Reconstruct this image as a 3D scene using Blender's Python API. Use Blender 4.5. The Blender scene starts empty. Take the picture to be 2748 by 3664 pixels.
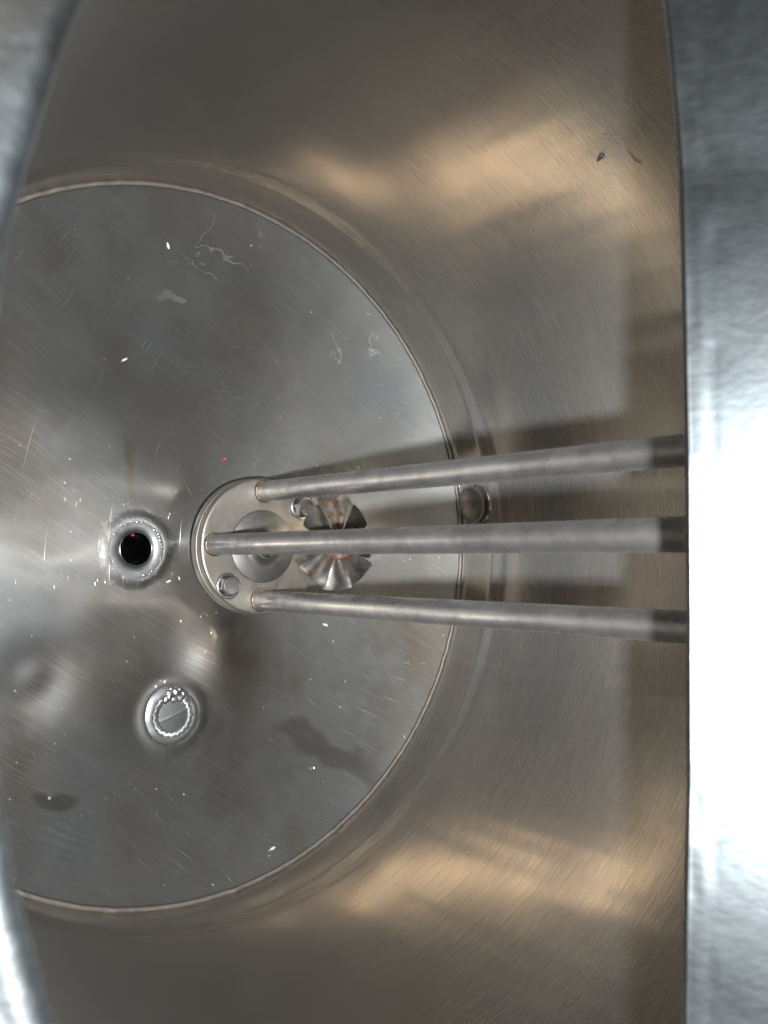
import bpy, bmesh, math, random
from mathutils import Vector, Matrix, noise
random.seed(7)
sc = bpy.context.scene
S = 0.21                      # metres per tank-bottom radius
PI = math.pi
def W(u, v, z=0.0):           # tank coordinates (radii; v runs down the picture) -> metres
    return Vector((u * S, -v * S, z * S))

# ------------------------------------------------------------------ camera
cam_d = bpy.data.cameras.new('camera'); cam = bpy.data.objects.new('camera', cam_d)
sc.collection.objects.link(cam); sc.camera = cam
R3 = Matrix(((0.79995, 0.02587 * 1.0, -0.59951), (0.0, 0.99907, 0.04311), (0.60007, -0.03448, 0.79920)))
right = Vector((0.79995, 0.0, 0.60007)); up = Vector((-0.02587, 0.99907, 0.03448)); back = Vector((-0.59951, -0.04311, 0.79920))
right = up.cross(back).normalized(); up = back.normalized().cross(right).normalized(); back = back.normalized()
mw = Matrix((right, up, back)).transposed().to_4x4()
mw.translation = W(-1.35973, 0.04520, 2.71706)
cam.matrix_world = mw
cam_d.sensor_fit = 'HORIZONTAL'; cam_d.sensor_width = 24.0; cam_d.lens = 3800 / 2748 * 24.0
cam_d.clip_start = 0.01; cam_d.clip_end = 50
cam_d.dof.use_dof = True; cam_d.dof.focus_distance = 0.60; cam_d.dof.aperture_fstop = 17

# ------------------------------------------------------------------ light
sc.view_settings.view_transform = 'Standard'; sc.view_settings.look = 'None'
sc.view_settings.exposure = 0.0; sc.view_settings.gamma = 1.0
sc.cycles.max_bounces = 7; sc.cycles.glossy_bounces = 7; sc.cycles.diffuse_bounces = 2
sc.cycles.use_adaptive_sampling = True; sc.cycles.adaptive_threshold = 0.03
sc.cycles.caustics_reflective = True; sc.cycles.blur_glossy = 0.12
sc.cycles.use_denoising = True
sc.cycles.sample_clamp_indirect = 6.0
world = bpy.data.worlds.new('World'); sc.world = world; world.use_nodes = True
wn = world.node_tree; wn.nodes.clear()
wo = wn.nodes.new('ShaderNodeOutputWorld'); bg = wn.nodes.new('ShaderNodeBackground')
tc = wn.nodes.new('ShaderNodeTexCoord'); nz = wn.nodes.new('ShaderNodeTexNoise'); rp = wn.nodes.new('ShaderNodeValToRGB')
nz.inputs['Scale'].default_value = 2.3; nz.inputs['Detail'].default_value = 2
wn.links.new(tc.outputs['Generated'], nz.inputs['Vector']); wn.links.new(nz.outputs['Fac'], rp.inputs['Fac'])
rp.color_ramp.elements[0].position = .42; rp.color_ramp.elements[0].color = (.12, .13, .14, 1)
rp.color_ramp.elements[1].position = .60; rp.color_ramp.elements[1].color = (2.4, 1.75, 1.1, 1)
wn.links.new(rp.outputs['Color'], bg.inputs['Color']); bg.inputs['Strength'].default_value = 0.12
wn.links.new(bg.outputs[0], wo.inputs['Surface'])

# the small flash beside the lens
fl = bpy.data.lights.new('camera_flash', 'AREA'); fl.shape = 'RECTANGLE'; fl.size = .015; fl.size_y = .008
fl.energy = 12.2; fl.color = (.93, .97, 1.0)
flo = bpy.data.objects.new('camera_flash', fl); sc.collection.objects.link(flo)
flo.location = W(-1.258, 0.178, 2.786)
flo.rotation_euler = (W(.25, 0, 0.2) - flo.location).to_track_quat('-Z', 'Y').to_euler()

# ------------------------------------------------------------------ node helpers
class G:
    def __init__(s, name):
        s.m = bpy.data.materials.new(name); s.m.use_nodes = True; s.t = s.m.node_tree; s.t.nodes.clear()
        s.out = s.n('ShaderNodeOutputMaterial'); s.b = s.n('ShaderNodeBsdfPrincipled')
        s.t.links.new(s.b.outputs[0], s.out.inputs['Surface'])
        s.co = s.n('ShaderNodeTexCoord').outputs['Object']
    def n(s, k, **kw):
        x = s.t.nodes.new(k)
        for a, v in kw.items(): setattr(x, a, v)
        return x
    def put(s, sock, v):
        if isinstance(v, bpy.types.NodeSocket): s.t.links.new(v, sock)
        else: sock.default_value = v
    def math(s, op, a, b=0.0, c=None, clamp=False):
        x = s.n('ShaderNodeMath', operation=op, use_clamp=clamp); s.put(x.inputs[0], a); s.put(x.inputs[1], b)
        if c is not None: s.put(x.inputs[2], c)
        return x.outputs[0]
    def vmath(s, op, a, b):
        x = s.n('ShaderNodeVectorMath', operation=op); s.put(x.inputs[0], a); s.put(x.inputs[1], b); return x.outputs[0]
    def noise(s, vec, scale, detail=3, rough=.5, col=False):
        x = s.n('ShaderNodeTexNoise'); s.put(x.inputs['Vector'], vec); x.inputs['Scale'].default_value = scale
        x.inputs['Detail'].default_value = detail; x.inputs['Roughness'].default_value = rough
        return x.outputs['Color' if col else 'Fac']
    def map(s, vec, loc=(0, 0, 0), rot=(0, 0, 0), scale=(1, 1, 1)):
        x = s.n('ShaderNodeMapping'); s.put(x.inputs['Vector'], vec); x.inputs['Location'].default_value = loc
        x.inputs['Rotation'].default_value = rot; x.inputs['Scale'].default_value = scale; return x.outputs[0]
    def rng(s, v, a, b, c=0.0, d=1.0, smooth=False):
        x = s.n('ShaderNodeMapRange', interpolation_type='SMOOTHSTEP' if smooth else 'LINEAR')
        s.put(x.inputs[0], v)
        for i, k in enumerate((a, b, c, d)): x.inputs[i + 1].default_value = k
        return x.outputs[0]
    def mix(s, f, a, b):
        x = s.n('ShaderNodeMix', data_type='RGBA'); s.put(x.inputs[0], f)
        s.put(x.inputs[6], a if isinstance(a, bpy.types.NodeSocket) else (*a[:3], 1)); s.put(x.inputs[7], b if isinstance(b, bpy.types.NodeSocket) else (*b[:3], 1))
        return x.outputs[2]
    def warp(s, vec, scale, amt):
        c = s.noise(vec, scale, 2, .5, True)
        c = s.vmath('SUBTRACT', c, (.5, .5, .5))
        x = s.n('ShaderNodeVectorMath', operation='SCALE'); s.put(x.inputs[0], c); x.inputs['Scale'].default_value = amt
        return s.vmath('ADD', vec, x.outputs[0])
    def polar(s, c, rr=1.0):           # (angle * rr, radius, 0) around c=(x,y)
        v = s.vmath('SUBTRACT', s.co, (c[0], c[1], 0))
        sp = s.n('ShaderNodeSeparateXYZ'); s.put(sp.inputs[0], v)
        at = s.math('ARCTAN2', sp.outputs[1], sp.outputs[0])
        r = s.math('SQRT', s.math('ADD', s.math('MULTIPLY', sp.outputs[0], sp.outputs[0]), s.math('MULTIPLY', sp.outputs[1], sp.outputs[1])))
        cb = s.n('ShaderNodeCombineXYZ'); s.put(cb.inputs[0], s.math('MULTIPLY', at, rr)); s.put(cb.inputs[1], r); s.put(cb.inputs[2], sp.outputs[2])
        return cb.outputs[0]
    def scratch(s, vec, along, across, width=.06, keep=.6, off=0.0):   # vec.x = along the scratch, vec.y = across
        m = s.map(vec, (off, off * 1.7, 0), (0, 0, 0), (along, across, 0.0))
        v = s.n('ShaderNodeTexVoronoi', voronoi_dimensions='2D'); s.put(v.inputs['Vector'], m); v.inputs['Scale'].default_value = 1
        d = s.rng(v.outputs['Distance'], width, 0.0)
        sp = s.n('ShaderNodeSeparateColor'); s.put(sp.inputs[0], v.outputs['Color'])
        k = s.rng(sp.outputs[0], keep, 1.0)
        return s.math('MULTIPLY', d, k, clamp=True)
    def dots(s, scale, width=.12, keep=.7, dim='3D', vec=None):
        v = s.n('ShaderNodeTexVoronoi', voronoi_dimensions=dim); s.put(v.inputs['Vector'], vec or s.co); v.inputs['Scale'].default_value = scale
        sp = s.n('ShaderNodeSeparateColor'); s.put(sp.inputs[0], v.outputs['Color'])
        w = s.math('MULTIPLY', s.rng(sp.outputs[0], keep, 1.0), width)
        return s.math('LESS_THAN', v.outputs['Distance'], w)
    def blob(s, vec, c, rad, ang=0.0, soft=.35):   # filled ellipse mask, metres
        m = s.vmath('SUBTRACT', vec, (c[0], c[1], 0))
        m = s.map(s.map(m, rot=(0, 0, -ang)), scale=(1 / rad[0], 1 / rad[1], 0))
        x = s.n('ShaderNodeVectorMath', operation='LENGTH'); s.put(x.inputs[0], m)
        return s.rng(x.outputs['Value'], 1.0, 1.0 - soft)
    def bump(s, h, dist, strength=1.0, prev=None):
        x = s.n('ShaderNodeBump'); x.inputs['Strength'].default_value = strength; x.inputs['Distance'].default_value = dist
        s.put(x.inputs['Height'], h)
        if prev is not None: s.put(x.inputs['Normal'], prev)
        return x.outputs[0]
    def mx(s, *a):
        r = a[0]
        for k in a[1:]: r = s.math('MAXIMUM', r, k)
        return r
    def dim(s, c, k):                 # overall reflectance of the worn steel
        if not isinstance(c, bpy.types.NodeSocket): return tuple(x * k for x in c[:3])
        x = s.n('ShaderNodeVectorMath', operation='SCALE'); s.put(x.inputs[0], c); x.inputs['Scale'].default_value = k
        return x.outputs[0]
    def finish(s, col, rough, metal=1.0, normal=None, aniso=0.0, tan=None, haze=None):
        col = s.dim(col, .73 if haze else .58)
        if haze: haze = (haze[0], haze[1], s.dim(haze[2], .555), haze[3])
        s.put(s.b.inputs['Base Color'], col if isinstance(col, bpy.types.NodeSocket) else (*col[:3], 1))
        s.put(s.b.inputs['Roughness'], rough); s.put(s.b.inputs['Metallic'], metal)
        if normal is not None: s.put(s.b.inputs['Normal'], normal)
        if aniso:
            s.b.inputs['Anisotropic'].default_value = aniso; s.b.inputs['Anisotropic Rotation'].default_value = .25
            t = s.n('ShaderNodeTangent', direction_type='RADIAL', axis=tan or 'Z'); s.t.links.new(t.outputs[0], s.b.inputs['Tangent'])
        if haze:                                  # the broad lobe of fine scratches over the polish
            w, hr, hc, ha = haze
            h = s.n('ShaderNodeBsdfAnisotropic'); s.put(h.inputs['Color'], hc if isinstance(hc, bpy.types.NodeSocket) else (*hc, 1)); s.put(h.inputs['Roughness'], hr)
            h.inputs['Anisotropy'].default_value = ha
            if normal is not None: s.put(h.inputs['Normal'], normal)
            if ha:
                t = s.n('ShaderNodeTangent', direction_type='RADIAL', axis='Z'); s.t.links.new(t.outputs[0], h.inputs['Tangent'])
            m = s.n('ShaderNodeMixShader'); s.put(m.inputs[0], w); s.t.links.new(s.b.outputs[0], m.inputs[1]); s.t.links.new(h.outputs[0], m.inputs[2])
            s.t.links.new(m.outputs[0], s.out.inputs['Surface'])
        return s.m

def base_h(r2): return -.022 * (1 - r2) - .072 * (1 - r2 ** 3)
def sink(u, v):               # a mark measured on the seam plane, carried down onto the dished bottom
    a, b = u, v
    for _ in range(4):
        k = -base_h(a * a + b * b) / 2.717; a, b = u + (u + 1.36) * k, v + (v - .045) * k
    return a, b
def P2(u, v): return (u * S, -v * S)
def PS(u, v): return P2(*sink(u, v))

# ---- tank bottom: ground, scratched, stained steel
def mat_bottom():
    g = G('scratched_bottom_steel')
    w = g.warp(g.co, 6, .03)
    pol = g.polar(P2(.9, .05), .2)               # arcs bending round the right-hand side
    polw = g.n('ShaderNodeVectorMath', operation='ADD'); g.put(polw.inputs[0], pol)
    wob = g.noise(g.co, 9, 2); cb = g.n('ShaderNodeCombineXYZ'); g.put(cb.inputs[1], g.math('MULTIPLY', wob, .012)); g.put(polw.inputs[1], cb.outputs[0])
    pv = polw.outputs[0]
    s1 = g.scratch(pv, 3, 250, .055, .30)
    s2 = g.scratch(pv, 7, 330, .06, .25, 3.3)
    s3 = g.scratch(g.map(w, rot=(0, 0, .9)), 5, 320, .038, .6, 1.1)
    s4 = g.scratch(g.map(w, rot=(0, 0, 2.5)), 4, 300, .035, .65, 5.1)
    s5 = g.scratch(pv, 32, 560, .06, .45, 7.7)
    fine = g.noise(g.map(pv, scale=(60, 1500, 0)), 1, 3, .6)
    scr = g.mx(s1, g.math('MULTIPLY', s2, .7), g.math('MULTIPLY', s3, .6), g.math('MULTIPLY', s4, .5), g.math('MULTIPLY', s5, .6))
    blot = g.noise(w, 14, 4, .6); blot2 = g.noise(g.co, 45, 4, .65)
    # brown stain, a separate longer brown band, yellow run
    stain = g.mx(g.blob(g.warp(g.co, 30, .02), PS(-.37, .67), (.017, .006), -.35, .35),
                 g.math('MULTIPLY', g.blob(g.warp(g.co, 40, .03), PS(.46, .635), (.048, .013), -.55, .35), .8))
    yel = g.blob(g.warp(g.co, 35, .018), PS(-.185, -.20), (.004, .030), .1, .9)
    lime = g.mx(g.blob(g.warp(g.co, 60, .03), PS(-.06, -.69), (.010, .004), 0, .5))
    ring = g.mx(g.blob(g.warp(g.co, 60, .012), PS(-.162, .021), (.031, .030), 0, .6), g.blob(g.warp(g.co, 60, .012), PS(-.05, .49), (.027, .026), 0, .6))
    ring = g.math('MULTIPLY', ring, g.rng(g.noise(g.co, 150, 5, .7), .42, .60))
    col = g.mix(g.rng(blot, .35, .7), (.40, .365, .32), (.32, .30, .275))
    col = g.mix(g.math('MULTIPLY', stain, .75), col, (.25, .20, .155))
    col = g.mix(g.math('MULTIPLY', yel, .55), col, (.38, .27, .10))
    col = g.mix(g.math('MULTIPLY', lime, .12), col, (.50, .54, .55))
    col = g.mix(g.math('MULTIPLY', ring, .6), col, (.55, .56, .55))
    # lime trails: thin wandering lines inside two patches
    lv = g.noise(g.warp(g.co, 50, .02), 28, 3, .6)
    line = g.rng(g.math('ABSOLUTE', g.math('SUBTRACT', lv, .5)), .013, .003)
    zone = g.mx(g.blob(g.co, PS(.10, -.86), (.034, .024), .6, .5), g.blob(g.co, PS(.56, -.62), (.022, .045), .4, .5))
    trail = g.math('MULTIPLY', line, zone)
    col = g.mix(g.math('MULTIPLY', trail, .3), col, (.62, .65, .64))
    hc = g.mix(g.rng(blot, .32, .68), (.58, .56, .53), (.38, .42, .44))
    hc = g.mix(g.math('MULTIPLY', g.rng(fine, .38, .66), .5), hc, (.52, .52, .52))
    film = g.math('MULTIPLY', g.rng(g.noise(g.warp(g.co, 12, .03), 7, 4, .6), .48, .62), g.rng(g.noise(g.map(g.co, loc=(3, 1, 0)), 5, 2, .5), .40, .62))
    hc = g.mix(g.math('MULTIPLY', film, .8), hc, (.30, .24, .18)); col = g.mix(g.math('MULTIPLY', film, .6), col, (.36, .27, .18))
    cross = g.noise(g.map(g.map(w, rot=(0, 0, .55)), scale=(25, 900, 0)), 1, 3, .6)
    hc = g.mix(g.math('MULTIPLY', g.rng(cross, .52, .66), .32), hc, (.72, .72, .70))
    hc = g.mix(g.math('MULTIPLY', stain, .55), hc, (.17, .145, .12))
    hc = g.mix(g.math('MULTIPLY', yel, .6), hc, (.34, .25, .10))
    hc = g.mix(g.math('MULTIPLY', g.mx(g.math('MULTIPLY', trail, .6), g.math('MULTIPLY', lime, .08), g.math('MULTIPLY', ring, 1.0)), .8), hc, (.60, .61, .60))
    hc = g.mix(g.math('MULTIPLY', scr, .75), hc, (1.0, 1.0, .98))
    wd = g.dots(230, .15, .88); wd2 = g.dots(90, .11, .95)
    dk = g.dots(75, .09, .93)
    specks = g.mx(wd, wd2)
    hc = g.mix(g.math('MULTIPLY', specks, .35), hc, (.95, .98, 1.0))
    col = g.mix(g.math('MULTIPLY', specks, .5), col, (.72, .76, .76))
    col = g.mix(g.math('MULTIPLY', scr, .35), col, (.80, .80, .78))
    col = g.mix(dk, col, (.08, .04, .03))
    rough = g.rng(blot, .3, .7, .13, .21)
    rough = g.math('ADD', rough, g.math('MULTIPLY', g.rng(blot2, .35, .7), .07))
    rough = g.math('ADD', rough, g.math('MULTIPLY', g.mx(ring, trail, lime), .2))
    rough = g.math('SUBTRACT', rough, g.math('MULTIPLY', stain, .05))
    rough = g.math('ADD', rough, g.math('MULTIPLY', scr, .12), clamp=True)
    metal = g.math('SUBTRACT', 1.0, g.math('MULTIPLY', g.mx(specks, g.math('MULTIPLY', g.mx(trail, g.math('MULTIPLY', lime, .3)), .2), dk), .6))
    n = g.bump(fine, .00003, .55)
    n = g.bump(scr, .00011, .8, n)
    n = g.bump(g.math('ADD', g.math('MULTIPLY', blot2, 1.0), g.math('MULTIPLY', specks, .5)), .0001, .5, n)
    return g.finish(col, rough, metal, n, .35, 'Z', (.45, g.rng(blot, .3, .7, .50, .62), hc, .25))

def mat_wall():
    g = G('brushed_wall_steel')
    cy = g.polar((0, 0), .22)    # x = arc length, y = radius, z = height
    sp = g.n('ShaderNodeSeparateXYZ'); g.put(sp.inputs[0], cy)
    cb = g.n('ShaderNodeCombineXYZ'); g.put(cb.inputs[0], sp.outputs[0]); g.put(cb.inputs[1], sp.outputs[2])
    v = g.warp(cb.outputs[0], 8, .006)
    fine = g.noise(g.map(v, scale=(18, 1500, 0)), 1, 4, .6)
    broad = g.noise(g.map(v, scale=(6, 60, 0)), 1, 3, .55)
    wav = g.noise(g.map(v, scale=(45, 4, 0)), 1, 2, .5)
    s1 = g.scratch(v, 20, 500, .05, .5); s2 = g.scratch(g.map(v, rot=(0, 0, .35)), 40, 450, .045, .55, 2.2)
    scr = g.mx(s1, s2)
    # a dense patch of crossed hair scratches high on the wall
    top = g.rng(sp.outputs[2], .95 * S, 1.25 * S, 0, 1, True)
    h = []
    for k in range(2):
        h.append(g.scratch(g.map(v, rot=(0, 0, .8 + k * 1.3)), 60, 560, .06, .2, k * 3.1))
    hair = g.math('MULTIPLY', g.mx(*h), top)
    blot = g.noise(v, 16, 3, .55)
    col = g.mix(g.rng(blot, .3, .7), (.61, .51, .395), (.55, .465, .36))
    dk = g.dots(95, .07, .9)
    col = g.mix(g.math('MULTIPLY', dk, .7), col, (.12, .08, .05))
    col = g.mix(g.math('MULTIPLY', hair, .30), col, (.28, .20, .13))
    hc = g.mix(g.rng(fine, .32, .68), (.38, .385, .38), (.47, .475, .47))
    hc = g.mix(g.math('MULTIPLY', scr, .8), hc, (.62, .62, .60))
    hc = g.mix(g.math('MULTIPLY', hair, .5), hc, (.60, .50, .38))
    hc = g.mix(dk, hc, (.08, .06, .04))
    col = g.mix(g.math('MULTIPLY', g.rng(fine, .35, .65), .15), col, (.40, .32, .24))
    col = g.mix(g.math('MULTIPLY', scr, .5), col, (.75, .66, .52))
    rough = g.rng(blot, .3, .7, .12, .17)
    rough = g.math('ADD', rough, g.math('MULTIPLY', broad, .06))
    rough = g.math('ADD', rough, g.math('MULTIPLY', g.mx(scr, hair), .1), clamp=True)
    n = g.bump(fine, .00003, .5)
    n = g.bump(wav, .0009, .16, n)
    n = g.bump(g.mx(scr, hair), .0001, .7, n)
    return g.finish(col, rough, 1.0, n, .4, 'Z', (.36, .60, hc, .35))

def mat_steel(name, col, rough, bump=.4, scale=60, aniso=0.0, stretch=(1, 1, 1), rust=0.0, dot=0.0, tint=None, rustcol=(.30, .13, .05), haze=None, core=False):
    g = G(name)
    v = g.map(g.co, scale=stretch)
    f = g.noise(v, scale, 4, .6); f2 = g.noise(g.co, scale * .35, 3, .6)
    c = g.mix(g.rng(f2, .35, .68), col, tint or tuple(k * .82 for k in col))
    r = g.math('ADD', g.rng(f2, .3, .7, rough - .05, rough + .07), g.math('MULTIPLY', f, .05))
    met = 1.0
    if rust:
        hubr = g.blob(g.warp(g.co, 150, .012), (0, 0), (.018, .018), 0, .8) if core else 0.0
        rf = g.rng(g.noise(g.co, 160, 6, .7), .62 - rust * .3, .70 - rust * .3)
        if core: rf = g.math('MAXIMUM', rf, g.math('MULTIPLY', hubr, g.rng(f, .3, .55)), clamp=True)
        c = g.mix(rf, c, g.mix(g.noise(g.co, 500, 3), (rustcol[0] * .35, rustcol[1] * .3, rustcol[2] * .3), tuple(k * 1.35 for k in rustcol)))
        r = g.math('ADD', r, g.math('MULTIPLY', rf, .35), clamp=True); met = g.math('SUBTRACT', 1.0, g.math('MULTIPLY', rf, .85))
    if haze:
        hz = g.mix(g.rng(f2, .36, .66), haze[2], tuple(k * .62 for k in haze[2])); haze = (haze[0], haze[1], g.mix(g.rng(f, .3, .6), tuple(k * .8 for k in haze[2]), hz), haze[3])
        if rust: haze = (haze[0], haze[1], g.mix(rf, haze[2], (rustcol[0] * .8, rustcol[1] * .8, rustcol[2] * .8)), haze[3])
    if dot:
        d = g.dots(330, .25, 1 - dot)
        c = g.mix(d, c, (.16, .055, .03)); r = g.math('MAXIMUM', r, g.math('MULTIPLY', d, .7))
        met = g.math('MULTIPLY', met, g.math('SUBTRACT', 1.0, d))
    n = g.bump(f, .0001, bump)
    return g.finish(c, r, met, n, aniso, 'Z', haze)

def mat_deck(name, k):
    g = G(name)
    w = g.warp(g.co, 25, .02)
    b = g.noise(w, 38, 4, .62); b2 = g.noise(g.map(w, rot=(0, 0, .3), scale=(1, 3, 1)), 90, 4, .6)
    s1 = g.scratch(g.map(w, rot=(.9, 0, 1.3)), 20, 330, .07, .55); s2 = g.scratch(g.map(w, rot=(0, .6, .4)), 25, 360, .06, .6, 3)
    pit = g.rng(g.dots(70, .2, .6), 0, 1)
    col = g.mix(g.rng(b, .3, .7), (.49 * k, .52 * k, .53 * k), (.33 * k, .38 * k, .415 * k))
    col = g.mix(g.math('MULTIPLY', g.mx(s1, s2), .5), col, (.85 * k, .87 * k, .87 * k))
    r = g.math('ADD', g.rng(b, .3, .7, .2, .3), g.math('MULTIPLY', b2, .08))
    n = g.bump(b, .0012, .55); n = g.bump(b2, .0003, .5, n); n = g.bump(g.mx(s1, s2, pit), .0003, .7, n)
    return g.finish(col, r, 1.0, n)

def mat_lid():
    g = G('brushed_lid_steel')
    w = g.warp(g.co, 25, .02)
    b = g.noise(w, 30, 4, .6); b2 = g.noise(g.map(g.co, scale=(30, 30, 3)), 14, 3, .6)
    s1 = g.scratch(g.map(w, rot=(.9, 0, 1.3)), 12, 230, .05, .6)
    col = g.mix(g.rng(b, .35, .65), (.088, .095, .098), (.056, .063, .066))
    col = g.mix(g.math('MULTIPLY', s1, .6), col, (.26, .275, .28))
    r = g.math('ADD', g.rng(b, .3, .7, .25, .34), g.math('MULTIPLY', b2, .08))
    n = g.bump(g.math('ADD', b2, g.math('MULTIPLY', b, .8)), .00025, .22)
    return g.finish(col, r, 1.0, n)

def mat_plain(name, col, rough, metal=0.0):
    g = G(name)
    f = g.noise(g.co, 400, 3)
    c = g.mix(g.rng(f, .3, .7), col, tuple(k * .7 for k in col))
    return g.finish(c, rough, metal, g.bump(f, .0002, .4))

M = dict(bottom=mat_bottom(), wall=mat_wall(), deck=mat_deck('pitted_rim_steel', 1.1), lid=mat_lid())
M['plate'] = mat_steel('matt_plate_steel', (.47, .445, .41), .46, .25, 400, 0, rust=.0, dot=.05, tint=(.42, .37, .31))
M['disc'] = mat_steel('bearing_disc_steel', (.27, .26, .245), .50, .15, 500, dot=.08)
M['rod'] = mat_steel('guard_rod_steel', (.42, .41, .40), .22, .3, 260, 0, (1, 1, .10), tint=(.28, .26, .25), haze=(.62, .55, (.72, .70, .69), 0))
M['shaft'] = mat_steel('shaft_steel', (.60, .57, .52), .25, .1, 200)
M['bolt'] = mat_steel('bright_bolt_steel', (.50, .49, .47), .26, .05, 300, dot=.05, haze=(.5, .5, (.42, .41, .40), 0))
M['blade'] = mat_steel('rust_specked_blade_steel', (.42, .40, .37), .30, .2, 300, rust=.22, rustcol=(.22, .085, .035), haze=(.6, .55, (.40, .38, .35), 0), core=True)
M['rusty'] = mat_steel('rusty_blade_steel', (.58, .54, .49), .45, .3, 300, core=True, haze=(.6, .62, (.85, .80, .74), 0), rust=.50, rustcol=(.33, .13, .045))
M['rustweld'] = mat_steel('brown_weld_steel', (.40, .33, .26), .36, .5, 700, rust=.42)
M['bronze'] = mat_steel('heat_tinted_bush', (.42, .36, .24), .3, .2, 800, tint=(.22, .30, .27))
M['weld'] = mat_steel('bright_weld_steel', (.56, .56, .54), .3, .4, 500, haze=(.4, .5, (.6, .6, .59), 0))
M['boss'] = mat_steel('dull_boss_steel', (.36, .37, .37), .30, .6, 500, tint=(.27, .28, .28), haze=(.6, .55, (.50, .51, .51), 0))
M['tube'] = mat_steel('tube_steel', (.34, .34, .33), .2, .1, 300)
M['seam'] = mat_steel('seam_weld_steel', (.27, .24, .20), .50, .6, 300, haze=(.8, .62, (.34, .30, .27), .0))
M['dark'] = mat_plain('dark_drain_shade', (.012, .009, .008), .6)  # near-black colour stands in for the shade deep in the drain
M['red'] = mat_plain('red_lacquer', (.55, .03, .02), .35)
M['dirt'] = mat_plain('dark_brown_dirt', (.045, .035, .035), .6)
M['white'] = mat_plain('white_flake', (.80, .82, .82), .4)
M['hair'] = mat_plain('rust_brown_thread', (.16, .07, .03), .6)

# ------------------------------------------------------------------ object helpers
C = sc.collection
def link(name, bm, mat, parent=None, smooth=True, mats=None):
    me = bpy.data.meshes.new(name); bm.normal_update(); bm.to_mesh(me); bm.free()
    for m in (mats or [mat]): me.materials.append(m)
    if smooth:
        me.polygons.foreach_set('use_smooth', [True] * len(me.polygons))
    o = bpy.data.objects.new(name, me); C.objects.link(o)
    if parent: o.parent = parent
    return o
def tag(o, label=None, cat=None, group=None, kind=None):
    if label: o['label'] = label
    if cat: o['category'] = cat
    if group: o['group'] = group
    if kind: o['kind'] = kind
    return o
def empty(name, loc, rz=0.0):
    o = bpy.data.objects.new(name, None); C.objects.link(o); o.location = loc; o.rotation_euler.z = rz
    o.empty_display_size = .01; return o
def revolve(bm, prof, n=96, c=(0, 0), f=None, closed=False):
    """profile [(r,z)..] round the vertical axis; f(theta,r,z)->(r,z) may wobble it"""
    rings = []
    for r, z in prof:
        ring = []
        for i in range(n):
            t = 2 * PI * i / n; rr, zz = f(t, r, z) if f else (r, z)
            ring.append(bm.verts.new((c[0] + rr * math.cos(t), c[1] + rr * math.sin(t), zz)))
        rings.append(ring)
    m = len(rings)
    for k in range(m if closed else m - 1):
        a, b = rings[k], rings[(k + 1) % m]
        for i in range(n):
            j = (i + 1) % n
            bm.faces.new((a[i], a[j], b[j], b[i]))
    return rings
def cap(bm, ring, flip=False):
    f = bm.faces.new(ring[::-1] if flip else ring); return f
def solid(prof, n=96, c=(0, 0), f=None):
    """closed solid of revolution, profile from outer bottom up to the axis"""
    bm = bmesh.new(); rg = revolve(bm, prof, n, c, f); cap(bm, rg[0], True); cap(bm, rg[-1]); 
    bmesh.ops.recalc_face_normals(bm, faces=bm.faces); return bm
def bev(r, z0, z1, b=.0006):
    return [(r - b, z0), (r, z0 + b), (r, z1 - b), (r - b * .3, z1 - b * .3), (r - b, z1), (r - b * 2, z1)]
def tube_path(bm, pts, rad, n=10):
    rings = []
    for i, p in enumerate(pts):
        d = (pts[min(i + 1, len(pts) - 1)] - pts[max(i - 1, 0)]).normalized()
        a = d.orthogonal().normalized() if i == 0 else (prev - d * prev.dot(d)).normalized()
        prev = a; b = d.cross(a); rr = rad[i] if isinstance(rad, (list, tuple)) else rad
        rings.append([bm.verts.new(p + (a * math.cos(2 * PI * k / n) + b * math.sin(2 * PI * k / n)) * rr) for k in range(n)])
    for a, b in zip(rings, rings[1:]):
        for k in range(n):
            j = (k + 1) % n; bm.faces.new((a[k], a[j], b[j], b[k]))
    bm.faces.new(rings[0][::-1]); bm.faces.new(rings[-1])
def ellipsoid(bm, c, r, rot=0.0, sub=2, lump=0.0):
    q = bmesh.ops.create_icosphere(bm, subdivisions=sub, radius=1.0)
    Rz = Matrix.Rotation(rot, 3, 'Z')
    for v in q['verts']:
        k = 1 + lump * noise.noise(v.co * 2.3 + Vector(c) * 900)
        v.co = Vector(c) + Rz @ Vector((v.co.x * r[0] * k, v.co.y * r[1] * k, v.co.z * r[2] * k))

# ------------------------------------------------------------------ the tank
HOLE = sink(-.162, .021); PLUG = sink(-.053, .481)         # tank units
tank = tag(empty('mixing_tank', (0, 0, 0)), 'round stainless steel mixing tank seen from inside, scratched bottom and brushed wall', 'tank')
DENTS = [(.14, .33, .0230, .10, .12), (-.40, .37, -.0100, .10, .10), (-.41, .36, .0040, .045, .04), (-.30, -.35, .004, .25, .10), (-.15, .25, -.004, .14, .12),
         (.30, -.55, -.0045, .16, .18), (.50, -.30, .004, .12, .10), (-.55, .0, .006, .2, .16), (.35, .55, -.004, .2, .1), (-.35, -.05, -.004, .12, .10), (.1, -.75, .003, .15, .08)]
def hb(x, y):                                         # tank bottom height, metres -> metres
    u, v = x / S, -y / S; r2 = u * u + v * v
    h = base_h(r2)
    for a, b, k, su, sv in DENTS: h += 1.5 * k * math.exp(-((u - a) / su) ** 2 - ((v - b) / sv) ** 2)
    h += .0022 * noise.noise(Vector((u * 3.1, v * 3.1, 2.0))) + .0009 * noise.noise(Vector((u * 8, v * 8, 5.0)))
    for (a, b), k in ((HOLE, .010), (PLUG, .008)):
        d = math.hypot(u - a, v - b); h -= k * math.exp(-(d / .13) ** 2) ; h += .006 * math.exp(-((d - .085) / .02) ** 2)
    return h * S
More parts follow.
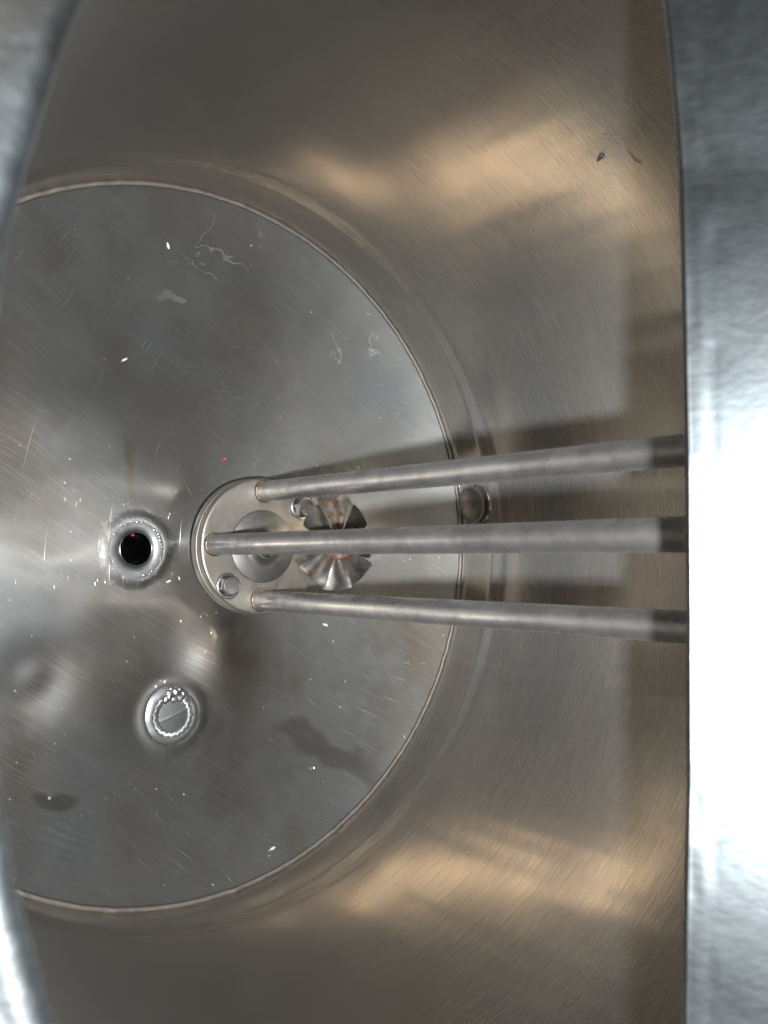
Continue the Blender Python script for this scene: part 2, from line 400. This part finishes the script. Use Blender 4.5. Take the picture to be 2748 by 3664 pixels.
def rings_mesh():
    bm = bmesh.new(); nr, na = 170, 420; rows = []
    for i in range(1, nr + 1):
        r = S * 1.0 * i / nr
        rows.append([bm.verts.new((r * math.cos(2 * PI * k / na), r * math.sin(2 * PI * k / na), 0)) for k in range(na)])
    c0 = bm.verts.new((0, 0, 0))
    for k in range(na): bm.faces.new((c0, rows[0][k], rows[0][(k + 1) % na]))
    for a, b in zip(rows, rows[1:]):
        for k in range(na):
            j = (k + 1) % na; bm.faces.new((a[k], b[k], b[j], a[j]))
    hx, hy = P2(*HOLE); rr = .052 * S
    for v in bm.verts:
        v.co.z = hb(v.co.x, v.co.y)
    kill = [v for v in bm.verts if math.hypot(v.co.x - hx, v.co.y - hy) < rr]
    bmesh.ops.delete(bm, geom=kill, context='VERTS')
    return bm
bottom = link('bottom', rings_mesh(), M['bottom'], tank)

def wf(t, r, z):
    k = .0022 * S * noise.noise(Vector((math.cos(t) * 5, math.sin(t) * 5, z / S * .8))) + .0045 * S * noise.noise(Vector((math.cos(t) * 1.6, math.sin(t) * 1.6, z / S * .9 + 4)))
    k += .0004 * S * noise.noise(Vector((math.cos(t) * 22, math.sin(t) * 22, z / S * .4)))
    return r + k * min(1, z / S / .1 + .05), z
prof = [(1.0, .0), (1.004, .004), (1.011, .012), (1.014, .03), (1.0145, .09), (1.0135, .125), (1.0140, .140), (1.0165, .147), (1.0215, .157), (1.0265, .168), (1.0300, .182), (1.0322, .20), (1.034, .23)]
prof += [(1.033 + (1.145 - 1.033) * (k / 24), .23 + (1.93 - .23) * (k / 24)) for k in range(1, 25)]
bm = bmesh.new(); rg = revolve(bm, [(r * S, z * S) for r, z in prof], 480, f=wf)
outer = revolve(bm, [(1.175 * S, 1.93 * S), (1.175 * S, -.12 * S)], 480)
for i in range(480):
    j = (i + 1) % 480; bm.faces.new((rg[-1][i], rg[-1][j], outer[0][j], outer[0][i]))
bmesh.ops.recalc_face_normals(bm, faces=bm.faces)
wall = link('wall', bm, M['wall'], tank)

# weld seam where bottom and wall meet
def seamf(t, r, z):
    k = noise.noise(Vector((math.cos(t) * 30, math.sin(t) * 30, 1))) * .0003 + noise.noise(Vector((math.cos(t) * 140, math.sin(t) * 140, 1))) * .00012
    return r + k * .8, z + k
bm = bmesh.new()
revolve(bm, [(S * 1.001 + .0019 * math.cos(a), S * .004 + .0014 * math.sin(a)) for a in [2 * PI * k / 10 for k in range(10)]], 900, f=seamf, closed=True)
bmesh.ops.recalc_face_normals(bm, faces=bm.faces)
link('seam_weld', bm, M['seam'], tank)

# deck with its half-moon opening
def deck_ring():
    pts = []
    for k in range(0, 91):
        a = math.radians(90 + 2 * k); pts.append((1.088 * math.cos(a), 1.088 * math.sin(a)))
    return pts
inner = deck_ring()[1:-1] ; inner = [(-.02, 1.088)] + [p for p in inner if p[0] < -.05] + [(-.02, -1.088)]
EX = [(-.3748, -.6010), (-.3635, -.5216), (-.3503, -.4091), (-.3481, -.2778), (-.3453, -.0825), (-.346, .1105), (-.3498, .3005), (-.3572, .4243), (-.363, .5663)]
def edge_x(v):
    for (x0, y0), (x1, y1) in zip(EX, EX[1:]):
        if y0 <= v <= y1: return x0 + (x1 - x0) * (v - y0) / (y1 - y0)
    return EX[0][0] - (EX[0][1] - v) * .18 if v < 0 else EX[-1][0] - (v - EX[-1][1]) * .15
def prism(bm, outline, z0, z1):
    a = [bm.verts.new((x, y, z0)) for x, y in outline]; b = [bm.verts.new((x, y, z1)) for x, y in outline]
    bm.faces.new(a[::-1]); bm.faces.new(b); n = len(a)
    for i in range(n):
        j = (i + 1) % n; bm.faces.new((a[i], a[j], b[j], b[i]))
# rim: arc lip around the open (left) half with a rounded inner edge
T = .045
lip = [(1.150, 1.932), (1.144, 1.936), (1.142, 1.945), (1.143, 1.966), (1.147, 1.975), (1.156, 1.980), (1.166, 1.981), (1.178, 1.978), (1.19, 1.973), (1.42, 1.972), (1.44, 1.968), (1.44, 1.932)]
bm = bmesh.new(); n = 220; cols = []
for i in range(n + 1):
    t = PI * .5 + .26 + (PI - .52) * i / n
    w = .004 * noise.noise(Vector((math.cos(t) * 9, math.sin(t) * 9, 0))) + .0025 * noise.noise(Vector((math.cos(t) * 40, math.sin(t) * 40, 0)))
    w -= .02 * math.sin(t) * (abs(math.cos(t)) ** .5)
    cols.append([bm.verts.new(((r + (w if r < 1.17 else 0)) * S * math.cos(t), (r + (w if r < 1.17 else 0)) * S * math.sin(t), (z + w * .6) * S)) for r, z in lip])
for a, b in zip(cols, cols[1:]):
    for k in range(len(lip) - 1): bm.faces.new((a[k], a[k + 1], b[k + 1], b[k]))
    bm.faces.new((a[-1], a[0], b[0], b[-1]))
bm.faces.new(cols[0]); bm.faces.new(cols[-1][::-1])
bmesh.ops.recalc_face_normals(bm, faces=bm.faces)
rim = tag(link('opening_rim', bm, M['deck'], tank), 'pitted grey rim of the opening, out of focus')
# fixed half of the deck behind the rods
vs = [i * .02 for i in range(-54, 55)]
o_ = [((edge_x(v) + .018) * S, -v * S) for v in vs]
arc = []
for k in range(1, 60):
    a = -PI / 2 + PI * k / 60; arc.append((1.44 * S * math.cos(a), 1.44 * S * math.sin(a)))
o_ = [(o_[0][0], 1.44 * S)] + o_ + [(o_[-1][0], -1.44 * S)] + arc
bm = bmesh.new(); prism(bm, o_, 1.932 * S, 1.962 * S); bmesh.ops.recalc_face_normals(bm, faces=bm.faces)
link('fixed_deck', bm, M['deck'], tank, smooth=False)

# drain port: welded boss ring, short tube, dark inside
hx, hy = P2(*HOLE); hz = hb(hx + .066 * S, hy)
port = empty('drain_port', (hx, hy, hz)); port.parent = tank
def bossf(t, r, z):
    k = noise.noise(Vector((math.cos(t) * 2.4, math.sin(t) * 2.4, r * 160))) * .0006
    return r + k * .5, z + k * .35
s = S
bm = bmesh.new()
revolve(bm, [(.112 * s, -.0012), (.100 * s, -.0001), (.090 * s, .0005), (.078 * s, .0009), (.066 * s, .0008), (.056 * s, .0003), (.050 * s, -.0008), (.0485 * s, -.002)], 120, f=bossf)
bmesh.ops.recalc_face_normals(bm, faces=bm.faces)
if sum(f.normal.z for f in bm.faces) < 0: bmesh.ops.reverse_faces(bm, faces=bm.faces)
link('boss_ring', bm, M['boss'], port)
bm = bmesh.new()
revolve(bm, [(.0500 * s, -.004), (.0500 * s, -.0006), (.0485 * s, -.0001), (.0465 * s, -.0003), (.0455 * s, -.0012), (.0455 * s, -.004), (.0438 * s, -.0045), (.0432 * s, -.0055), (.0438 * s, -.0065), (.0438 * s, -.060)], 90)
bmesh.ops.recalc_face_normals(bm, faces=bm.faces)
link('inner_tube', bm, M['tube'], port)
bm = solid([(.0438 * s, -.062), (.0438 * s, -.060), (.03 * s, -.059)], 60); link('dark_end', bm, M['dark'], port)  # end cap coloured almost black, the hole's shade put into its colour
bm = bmesh.new(); ellipsoid(bm, (.0020, .0083, -.0100), (.0011, .0008, .0010)); link('red_glint', bm, M['red'], port)  # small red lump shaped to stand in for a red glint in the tube
bm = bmesh.new()
for a, k in [(78, 1.2), (88, 1.35), (97, 1.0), (104, 1.3), (66, .7), (118, .9), (125, 1.0), (150, 1.1), (182, .7), (192, .9), (205, .8), (58, .6), (47, 1.3), (41, 1.2), (34, 1.4), (26, 1.3), (19, 1.5), (12, 1.2), (4, 1.0), (-3, .6), (-18, .8), (-24, .9), (-52, 1.2), (-60, .9), (-73, 1.3), (-79, .7)]:
    t = math.radians(a + random.uniform(-2, 2)); r = (.079 + random.uniform(-.003, .003)) * s
    ellipsoid(bm, (r * math.cos(t), r * math.sin(t), .0008), (.0009 * k, .0008 * k, .0003 * k), 0, 2, .3)
link('weld_beads', bm, M['weld'], port)

# blanked port: disc with a slanted ridge, crescent weld and a lumpy blob
px, py = P2(*PLUG); pz = hb(px + .066 * S, py)
plug = empty('blanked_port', (px, py, pz)); plug.parent = tank
bm = bmesh.new()
revolve(bm, [(.094 * s, -.0010), (.086 * s, .0002), (.078 * s, .0010), (.068 * s, .0016), (.060 * s, .0014), (.052 * s, .0006), (.044 * s, .0003)], 120, f=bossf)
bmesh.ops.recalc_face_normals(bm, faces=bm.faces)
if sum(f.normal.z for f in bm.faces) < 0: bmesh.ops.reverse_faces(bm, faces=bm.faces)
link('boss_ring', bm, M['boss'], plug)
bm = bmesh.new(); ta = math.radians(20); nrm = Vector((-math.sin(ta), math.cos(ta)))
rows = []
for i in range(0, 15):
    r = .046 * s * i / 14
    row = []
    for k in range(72):
        t = 2 * PI * k / 72; x, y = r * math.cos(t), r * math.sin(t); d = abs(x * nrm[0] + y * nrm[1]) / (.046 * s)
        row.append(bm.verts.new((x, y, 0.0010 + .00035 * (1 - d) - .0004 * (r / (.046 * s)) ** 2 + .00016 * math.exp(-(d / .06) ** 2))))
    rows.append(row)
for a, b in zip(rows[1:], rows[2:]):
    for k in range(72):
        j = (k + 1) % 72; bm.faces.new((a[k], b[k], b[j], a[j]))
bm.faces.new(rows[1])
for v in rows[0]: bm.verts.remove(v)
bmesh.ops.recalc_face_normals(bm, faces=bm.faces)
link('blank_disc', bm, M['boss'], plug)
bm = bmesh.new()
a0 = 128
for k in range(76):
    a = math.radians(a0 + k * 3.9)
    if math.degrees(a) % 360 > 60 and math.degrees(a) % 360 < 125 : continue
    r = .0545 * s * (1 + .03 * math.sin(k * 1.3)); L = .0020 * (1 + .25 * math.sin(k * 2.1))
    ellipsoid(bm, (r * math.cos(a), r * math.sin(a), .0013 + .00004 * (k % 3)), (.0019, .00052, .0005), a, 2, .15)
for x, y, r in ((-.010, .058, .016), (.010, .064, .014), (.022, .050, .013), (-.022, .048, .011), (.004, .046, .012), (.033, .058, .010), (.040, .045, .010), (-.006, .075, .010), (.020, .073, .009)):
    ellipsoid(bm, (x * s, y * s, .0015), (r * s, r * s * .75, r * s * .28), random.uniform(0, 3), 3, .55)
link('weld_ring', bm, M['weld'], plug)

# small outlet low on the wall, with its rolled collar
wp = Vector((1.012 * S, .135 * S, .072 * S)); an = math.atan2(wp.y, wp.x)
outlet = empty('wall_outlet', wp, an); outlet.parent = tank
def ringx(R, r, n=60, m=10, sy=1.0, off=0.0, wob=0.0):
    bm = bmesh.new(); rows = []
    for i in range(n):
        t = 2 * PI * i / n; c = Vector((off, R * math.cos(t) * sy, R * math.sin(t)))
        d = Vector((0, math.cos(t), math.sin(t))); rr = r * (1 + wob * noise.noise(Vector((math.cos(t) * 6, math.sin(t) * 6, 0))))
        rows.append([bm.verts.new(c + d * rr * math.cos(2 * PI * k / m) + Vector((1, 0, 0)) * rr * math.sin(2 * PI * k / m)) for k in range(m)])
    for i in range(n):
        a, b = rows[i], rows[(i + 1) % n]
        for k in range(m):
            j = (k + 1) % m; bm.faces.new((a[k], a[j], b[j], b[k]))
    bmesh.ops.recalc_face_normals(bm, faces=bm.faces); return bm
link('collar', ringx(.064 * S, .0015, wob=.9), M['weld'], outlet)
bm = bmesh.new(); rows = []
for xx, R in ((.0006, .062), (-.0002, .054), (.003, .048), (.0045, .02), (.0048, .004)):
    rows.append([bm.verts.new((xx, R * S * math.cos(2 * PI * k / 48), R * S * math.sin(2 * PI * k / 48))) for k in range(48)])
for a, b in zip(rows, rows[1:]):
    for k in range(48):
        j = (k + 1) % 48; bm.faces.new((a[k], a[j], b[j], b[k]))
bm.faces.new(rows[-1])
for v in bm.verts: v.co.x -= .0055
bmesh.ops.recalc_face_normals(bm, faces=bm.faces)
link('outlet_dish', bm, M['plate'], outlet)

# ------------------------------------------------------------------ hinged half lid leaning open
lid = tag(empty('hinged_lid', W(0, 0, 1.950)), 'glaring white to blue-grey steel lid panel along the straight edge of the opening', 'lid')
tilt = math.radians(32); dx, dz = math.sin(tilt), math.cos(tilt)
bm = bmesh.new(); rows = []
offs = [(.0006, 0.0), (.0010, .0020), (.0012, .006), (.0008, .014), (.0012, .022), (.0016, .029), (.0015, .035)] + [(.0015, .04 + .03 * k) for k in range(0, 34)]
for v in [i * .02 for i in range(-52, 53)]:
    row = []
    for (o, h) in offs:
        hm = max(.04, math.sqrt(max(0, 1.14 ** 2 - v * v)) )
        hh = min(h, hm)
        w = .0015 * noise.noise(Vector((v * 5, h * 5, 3))) + (.0012 * noise.noise(Vector((v * 24, h * 60, 8))) if h < .04 else 0)
        oo = o + w
        x = edge_x(v) + hh * dx + oo * dz ; z = hh * dz - oo * dx
        row.append(bm.verts.new((x * S, -v * S, z * S)))
    rows.append(row)
for a, b in zip(rows, rows[1:]):
    for k in range(len(offs) - 1):
        try: bm.faces.new((a[k], a[k + 1], b[k + 1], b[k]))
        except ValueError: pass
bmesh.ops.remove_doubles(bm, verts=bm.verts, dist=1e-6)
bmesh.ops.recalc_face_normals(bm, faces=bm.faces)
f0 = min(bm.faces, key=lambda f: (f.calc_center_median() - cam.location).length)
pan = link('lid_panel', bm, M['lid'], lid)
so = pan.modifiers.new('thickness', 'SOLIDIFY'); so.thickness = .0015; so.offset = 0

# ------------------------------------------------------------------ the mixer
PC = (.1910, .0124); zp = .070
mx, my = P2(*PC)
mixer = tag(empty('mixer_assembly', (mx, my, 0)), 'steel mixer on a round bolted foot plate with three tall guard rods', 'mixer')
def loc(u, v): return ((u - PC[0]) * S, -(v - PC[1]) * S)
z1 = zp * S
link('foot_ring', solid(bev(.197 * S, .010 * S, .040 * S, .0004) + [(.1 * S, .040 * S)], 160), M['plate'], mixer)
link('foot_plate', solid(bev(.1955 * S, .041 * S, z1, .0010) + [(.12 * S, z1)], 160), M['plate'], mixer)
DISC = (.006, 0.0)
bm = solid([(.104 * S, z1 + .0001), (.104 * S, z1 + .0006), (.1025 * S, z1 + .0009), (.060 * S, z1 + .0011), (.046 * S, z1 + .0018), (.038 * S, z1 + .0058), (.035 * S, z1 + .0064), (.030 * S, z1 + .0064), (.027 * S, z1 + .0050)], 120)
bd = link('bearing_disc', bm, M['disc'], mixer)
bm = bmesh.new(); revolve(bm, [(.0335 * S, z1 + .0062), (.0335 * S, z1 + .0080), (.031 * S, z1 + .0086), (.025 * S, z1 + .0084), (.0235 * S, z1 + .0078), (.0235 * S, z1 + .0052)], 80, closed=True)
bmesh.ops.recalc_face_normals(bm, faces=bm.faces)
link('bushing', bm, M['bronze'], bd)
# rods
RB = [(.1956, -.146), (.0369, .0079), (.1845, .1666)]
for i, (u, v) in enumerate(RB):
    x, y = loc(u, v); r = .0290 * S
    bm = bmesh.new(); rows = []
    prof = [(r, z1 - .001)] + [(r, z1 + (1.932 * S - z1) * k / 40) for k in range(41)]
    def rf(t, rr, z, i=i): return rr + .00005 * noise.noise(Vector((math.cos(t) * 1.5, math.sin(t) * 1.5, z * 60 + i * 9))), z
    rg = revolve(bm, prof, 48, f=rf); cap(bm, rg[0], True); cap(bm, rg[-1])
    bmesh.ops.recalc_face_normals(bm, faces=bm.faces)
    for vv in bm.verts: vv.co.x += 0
    rod = link('guard_rod', bm, M['rod'], mixer); rod.location = (x, y, 0)
    def wv(t, rr, z, i=i): return rr + .00025 * noise.noise(Vector((math.cos(t) * 5, math.sin(t) * 5, i))), z + .0002 * noise.noise(Vector((math.cos(t) * 7, math.sin(t) * 7, i + 3)))
    bm = bmesh.new(); revolve(bm, [(r * .98, z1 - .0005), (r * 1.16, z1 - .0002), (r * 1.14, z1 + .0005), (r * 1.06, z1 + .0011), (r * .98, z1 + .0016)], 60, f=wv, closed=True)
    bmesh.ops.recalc_face_normals(bm, faces=bm.faces)
    link('foot_weld', bm, M['rustweld'], rod)
# bolts
def bolt(u, v, rz):
    x, y = loc(u, v); e = empty('hex_bolt', (x, y, z1), rz); e.parent = mixer
    bm = bmesh.new(); revolve(bm, [(.037 * S, 0), (.037 * S, .0012), (.0355 * S, .0016), (.026 * S, .0016), (.026 * S, 0)], 60, closed=True)
    bmesh.ops.recalc_face_normals(bm, faces=bm.faces); link('washer', bm, M['bolt'], e)
    bm = bmesh.new(); ra = .0300 * S; rows = []
    N = 72
    def hexr(t): a = (t % (PI / 3)) - PI / 6; return ra * math.cos(PI / 6) / math.cos(a)
    for (k, z) in ((1, .0017), (1, .0052), (0.5, .0057), (0, .0062), (-1, .0063), (-2, .0058), (-3, .0058)):
        row = []
        for i in range(N):
            t = 2 * PI * i / N; h = hexr(t); inn = ra * .84
            r = h if k == 1 else (h + inn) / 2 if k == .5 else inn if k == 0 else ra * .78 if k == -1 else ra * .70 if k == -2 else ra * .2
            row.append(bm.verts.new((r * math.cos(t), r * math.sin(t), z)))
        rows.append(row)
    for a, b in zip(rows, rows[1:]):
        for i in range(N):
            j = (i + 1) % N; bm.faces.new((a[i], a[j], b[j], b[i]))
    bm.faces.new(rows[-1]); bmesh.ops.recalc_face_normals(bm, faces=bm.faces)
    o = link('bolt_head', bm, M['bolt'], e, smooth=False)
bolt(.0776, .1240, .3); bolt(.3194, -.1051, .9)
# shaft and slotted impeller
rs = .0200 * S
bm = solid([(rs, z1 + .001), (rs, 1.931 * S), (rs * .5, 1.932 * S)], 48); link('drive_shaft', bm, M['shaft'], mixer)
IZ = .452 * S
imp = empty('impeller', (0, 0, IZ)); imp.parent = mixer
link('hub', solid([(.034 * S, -.004), (.036 * S, -.0035), (.036 * S, .003), (.030 * S, .0042), (.020 * S, .0042)], 60), M['rusty'], imp)
NB = 8
def blade(a0, span, pitch, mat, curl):
    bm = bmesh.new(); nr, nt = 14, 16; rows = []
    for i in range(nr + 1):
        r = (.034 + (.118 - .034) * i / nr) * S; row = []
        k = i / nr
        for j in range(nt + 1):
            q = j / nt * 2 - 1
            ss = span * (1.10 - .10 * k ** 1.2)
            if k > .9: ss *= (1 - .10 * ((k - .9) / .1) ** 2)
            t = a0 + q * ss / 2 + .035 * noise.noise(Vector((a0 * 3, k * 2.5, q)))
            z = q * r * ss / 2 * math.tan(pitch) * max(0, min(1, (k - .25) * 1.8)) + curl * max(0, q) ** 3 * k * .0022 - curl * max(0, -q) ** 3 * k * .0022 - .0016 * k * k + .0006 * noise.noise(Vector((a0 * 5, k * 2, q * 1.5)))
            row.append(bm.verts.new((r * math.cos(t), r * math.sin(t), z)))
        rows.append(row)
    for a, b in zip(rows, rows[1:]):
        for j in range(nt): bm.faces.new((a[j], b[j], b[j + 1], a[j + 1]))
    bmesh.ops.solidify(bm, geom=bm.faces[:], thickness=.0009)
    bmesh.ops.recalc_face_normals(bm, faces=bm.faces)
    return link('blade', bm, mat, imp)
for k in range(NB):
    a = math.radians(92 + 360 / NB * k)
    b = blade(a, math.radians(40), math.radians(5 if k else 2), M['rusty'] if k == 0 else M['blade'], (1.0 if k in (3, 4, 5) else .4) if k else .15)
    if k == 0: b['label'] = 'rust-stained blade'

# ------------------------------------------------------------------ loose bits lying in the tank
def on_bottom(u, v):
    x, y = PS(u, v); return Vector((x, y, hb(x, y)))
def flake(name, u, v, rx, ry, ang, mat, label, cat, th=.0004, group=None, seed=0, notch=.35):
    p = on_bottom(u, v); bm = bmesh.new(); n = 22; lo, hi = [], []
    for k in range(n):
        t = 2 * PI * k / n; q = 1 + notch * noise.noise(Vector((math.cos(t) * 1.6, math.sin(t) * 1.6, seed * 3.7)))*1.6
        x, y = rx * q * math.cos(t), ry * q * math.sin(t); x, y = x * math.cos(ang) - y * math.sin(ang), x * math.sin(ang) + y * math.cos(ang)
        zc = .25 * th * math.sin(3 * t + seed)
        lo.append(bm.verts.new((x, y, 0))); hi.append(bm.verts.new((x * .85, y * .85, th + zc)))
    bm.faces.new(lo[::-1]); bm.faces.new(hi)
    for k in range(n):
        j = (k + 1) % n; bm.faces.new((lo[k], lo[j], hi[j], hi[k]))
    o = link(name, bm, mat, None, smooth=False); o.location = p + Vector((0, 0, .0001))
    tag(o, label, cat, group); return o
flake('paint_drop', .101, -.239, .00125, .00125, 0, M['red'], 'larger round red drop on the bottom above the foot plate', 'paint drop', .0003, group='red drops on the tank bottom', seed=1, notch=.05)
flake('paint_drop', .497, -.296, .0006, .0006, 0, M['red'], 'tiny red drop on the bottom above the upper guard rod', 'paint drop', .0002, group='red drops on the tank bottom', seed=2, notch=.05)
flake('dirt_crumb', -.263, -.488, .0011, .0009, .3, M['dirt'], 'dark brown crumb beside the bright white sliver', 'crumb', .0008, seed=3)
flake('metal_sliver', -.204, -.493, .0021, .0005, .55, M['white'], 'bright white pointed sliver on the upper part of the bottom', 'sliver', .0006, group='bright slivers on the tank bottom', seed=4)
flake('metal_sliver', -.079, -.828, .0009, .0018, .3, M['white'], 'pale oval chip near the top seam of the bottom', 'sliver', .0004, group='bright slivers on the tank bottom', seed=5)
flake('metal_sliver', .450, .249, .0023, .0007, -.45, M['white'], 'bright ragged sliver just below the lower guard rod foot', 'sliver', .0007, group='bright slivers on the tank bottom', seed=6, notch=.6)
flake('metal_sliver', .270, .895, .0023, .0007, .4, M['white'], 'bright forked sliver near the lower seam of the bottom', 'sliver', .0007, group='bright slivers on the tank bottom', seed=7, notch=.6)
flake('metal_sliver', -.066, .110, .0013, .0009, .5, M['white'], 'small white chip between the drain hole and the bright patch', 'sliver', .0005, group='bright slivers on the tank bottom', seed=8, notch=.5)
flake('water_drop', .406, .678, .0016, .0012, 0, M['weld'], 'clear bead beside the brown band at lower right of the bottom', 'drop', .0009, seed=9, notch=.1)
def wall_point(u, v, z):
    a = math.atan2(-v, u); t = z
    R = 1.033 + .112 * (z - .23) / 1.70
    rr = wf(a, R * S, z * S)[0] - .0002        # follow the waviness of the sheet
    return Vector((rr * math.cos(a), rr * math.sin(a), z * S)), a
p, a = wall_point(.574, -.921, 1.009)
bm = bmesh.new(); n = 26; lo, hi = [], []
for k in range(n):
    t = 2 * PI * k / n; y, z = .0032 * math.cos(t), .0013 * math.sin(t) + .0006 * math.sin(2 * t) ; z -= .0009 * math.exp(-((y - .001) / .0008) ** 2) if z > 0 else 0
    lo.append(bm.verts.new((.0, y, z))); hi.append(bm.verts.new((-.0005, y * .9, z * .9)))
bm.faces.new(lo); bm.faces.new(hi[::-1])
for k in range(n):
    j = (k + 1) % n; bm.faces.new((lo[k], lo[j], hi[j], hi[k]))
bmesh.ops.recalc_face_normals(bm, faces=bm.faces)
o = link('dark_flake', bm, M['dirt'], None, False); o.location = p - Vector((math.cos(a), math.sin(a), 0)) * .0003; o.rotation_euler = (PI / 2 * .9, 0, a)
o.rotation_mode = 'XYZ'; o.rotation_euler = (math.radians(80), 0, a)
m_ = Matrix.Rotation(a, 4, 'Z') @ Matrix.Rotation(math.radians(70), 4, 'X'); m_.translation = o.location; o.matrix_world = m_
tag(o, 'dark notched flake stuck to the warm lit upper wall', 'flake')
def thread(pts, rad, label):
    bm = bmesh.new(); q = []
    for (u, v, z) in pts:
        p, a = wall_point(u, v, z); q.append(p - Vector((math.cos(a), math.sin(a), 0)) * .0003)
    c = q[0].copy(); tube_path(bm, [k - c for k in q], rad, 6)
    o = link('wall_thread', bm, M['hair'], None); o.location = c; tag(o, label, 'thread', 'brown threads on the upper wall'); return o
thread([(.585, -.920, 1.086), (.595, -.914, 1.083), (.602, -.909, 1.086), (.612, -.902, 1.084), (.621, -.897, 1.092), (.626, -.894, 1.095)], .00020, 'crooked rust brown thread on the wall nearest the lid')
thread([(.527, -.952, 1.057), (.541, -.946, 1.076), (.552, -.941, 1.100)], .00014, 'straight thin brown thread on the wall above the dark flake')
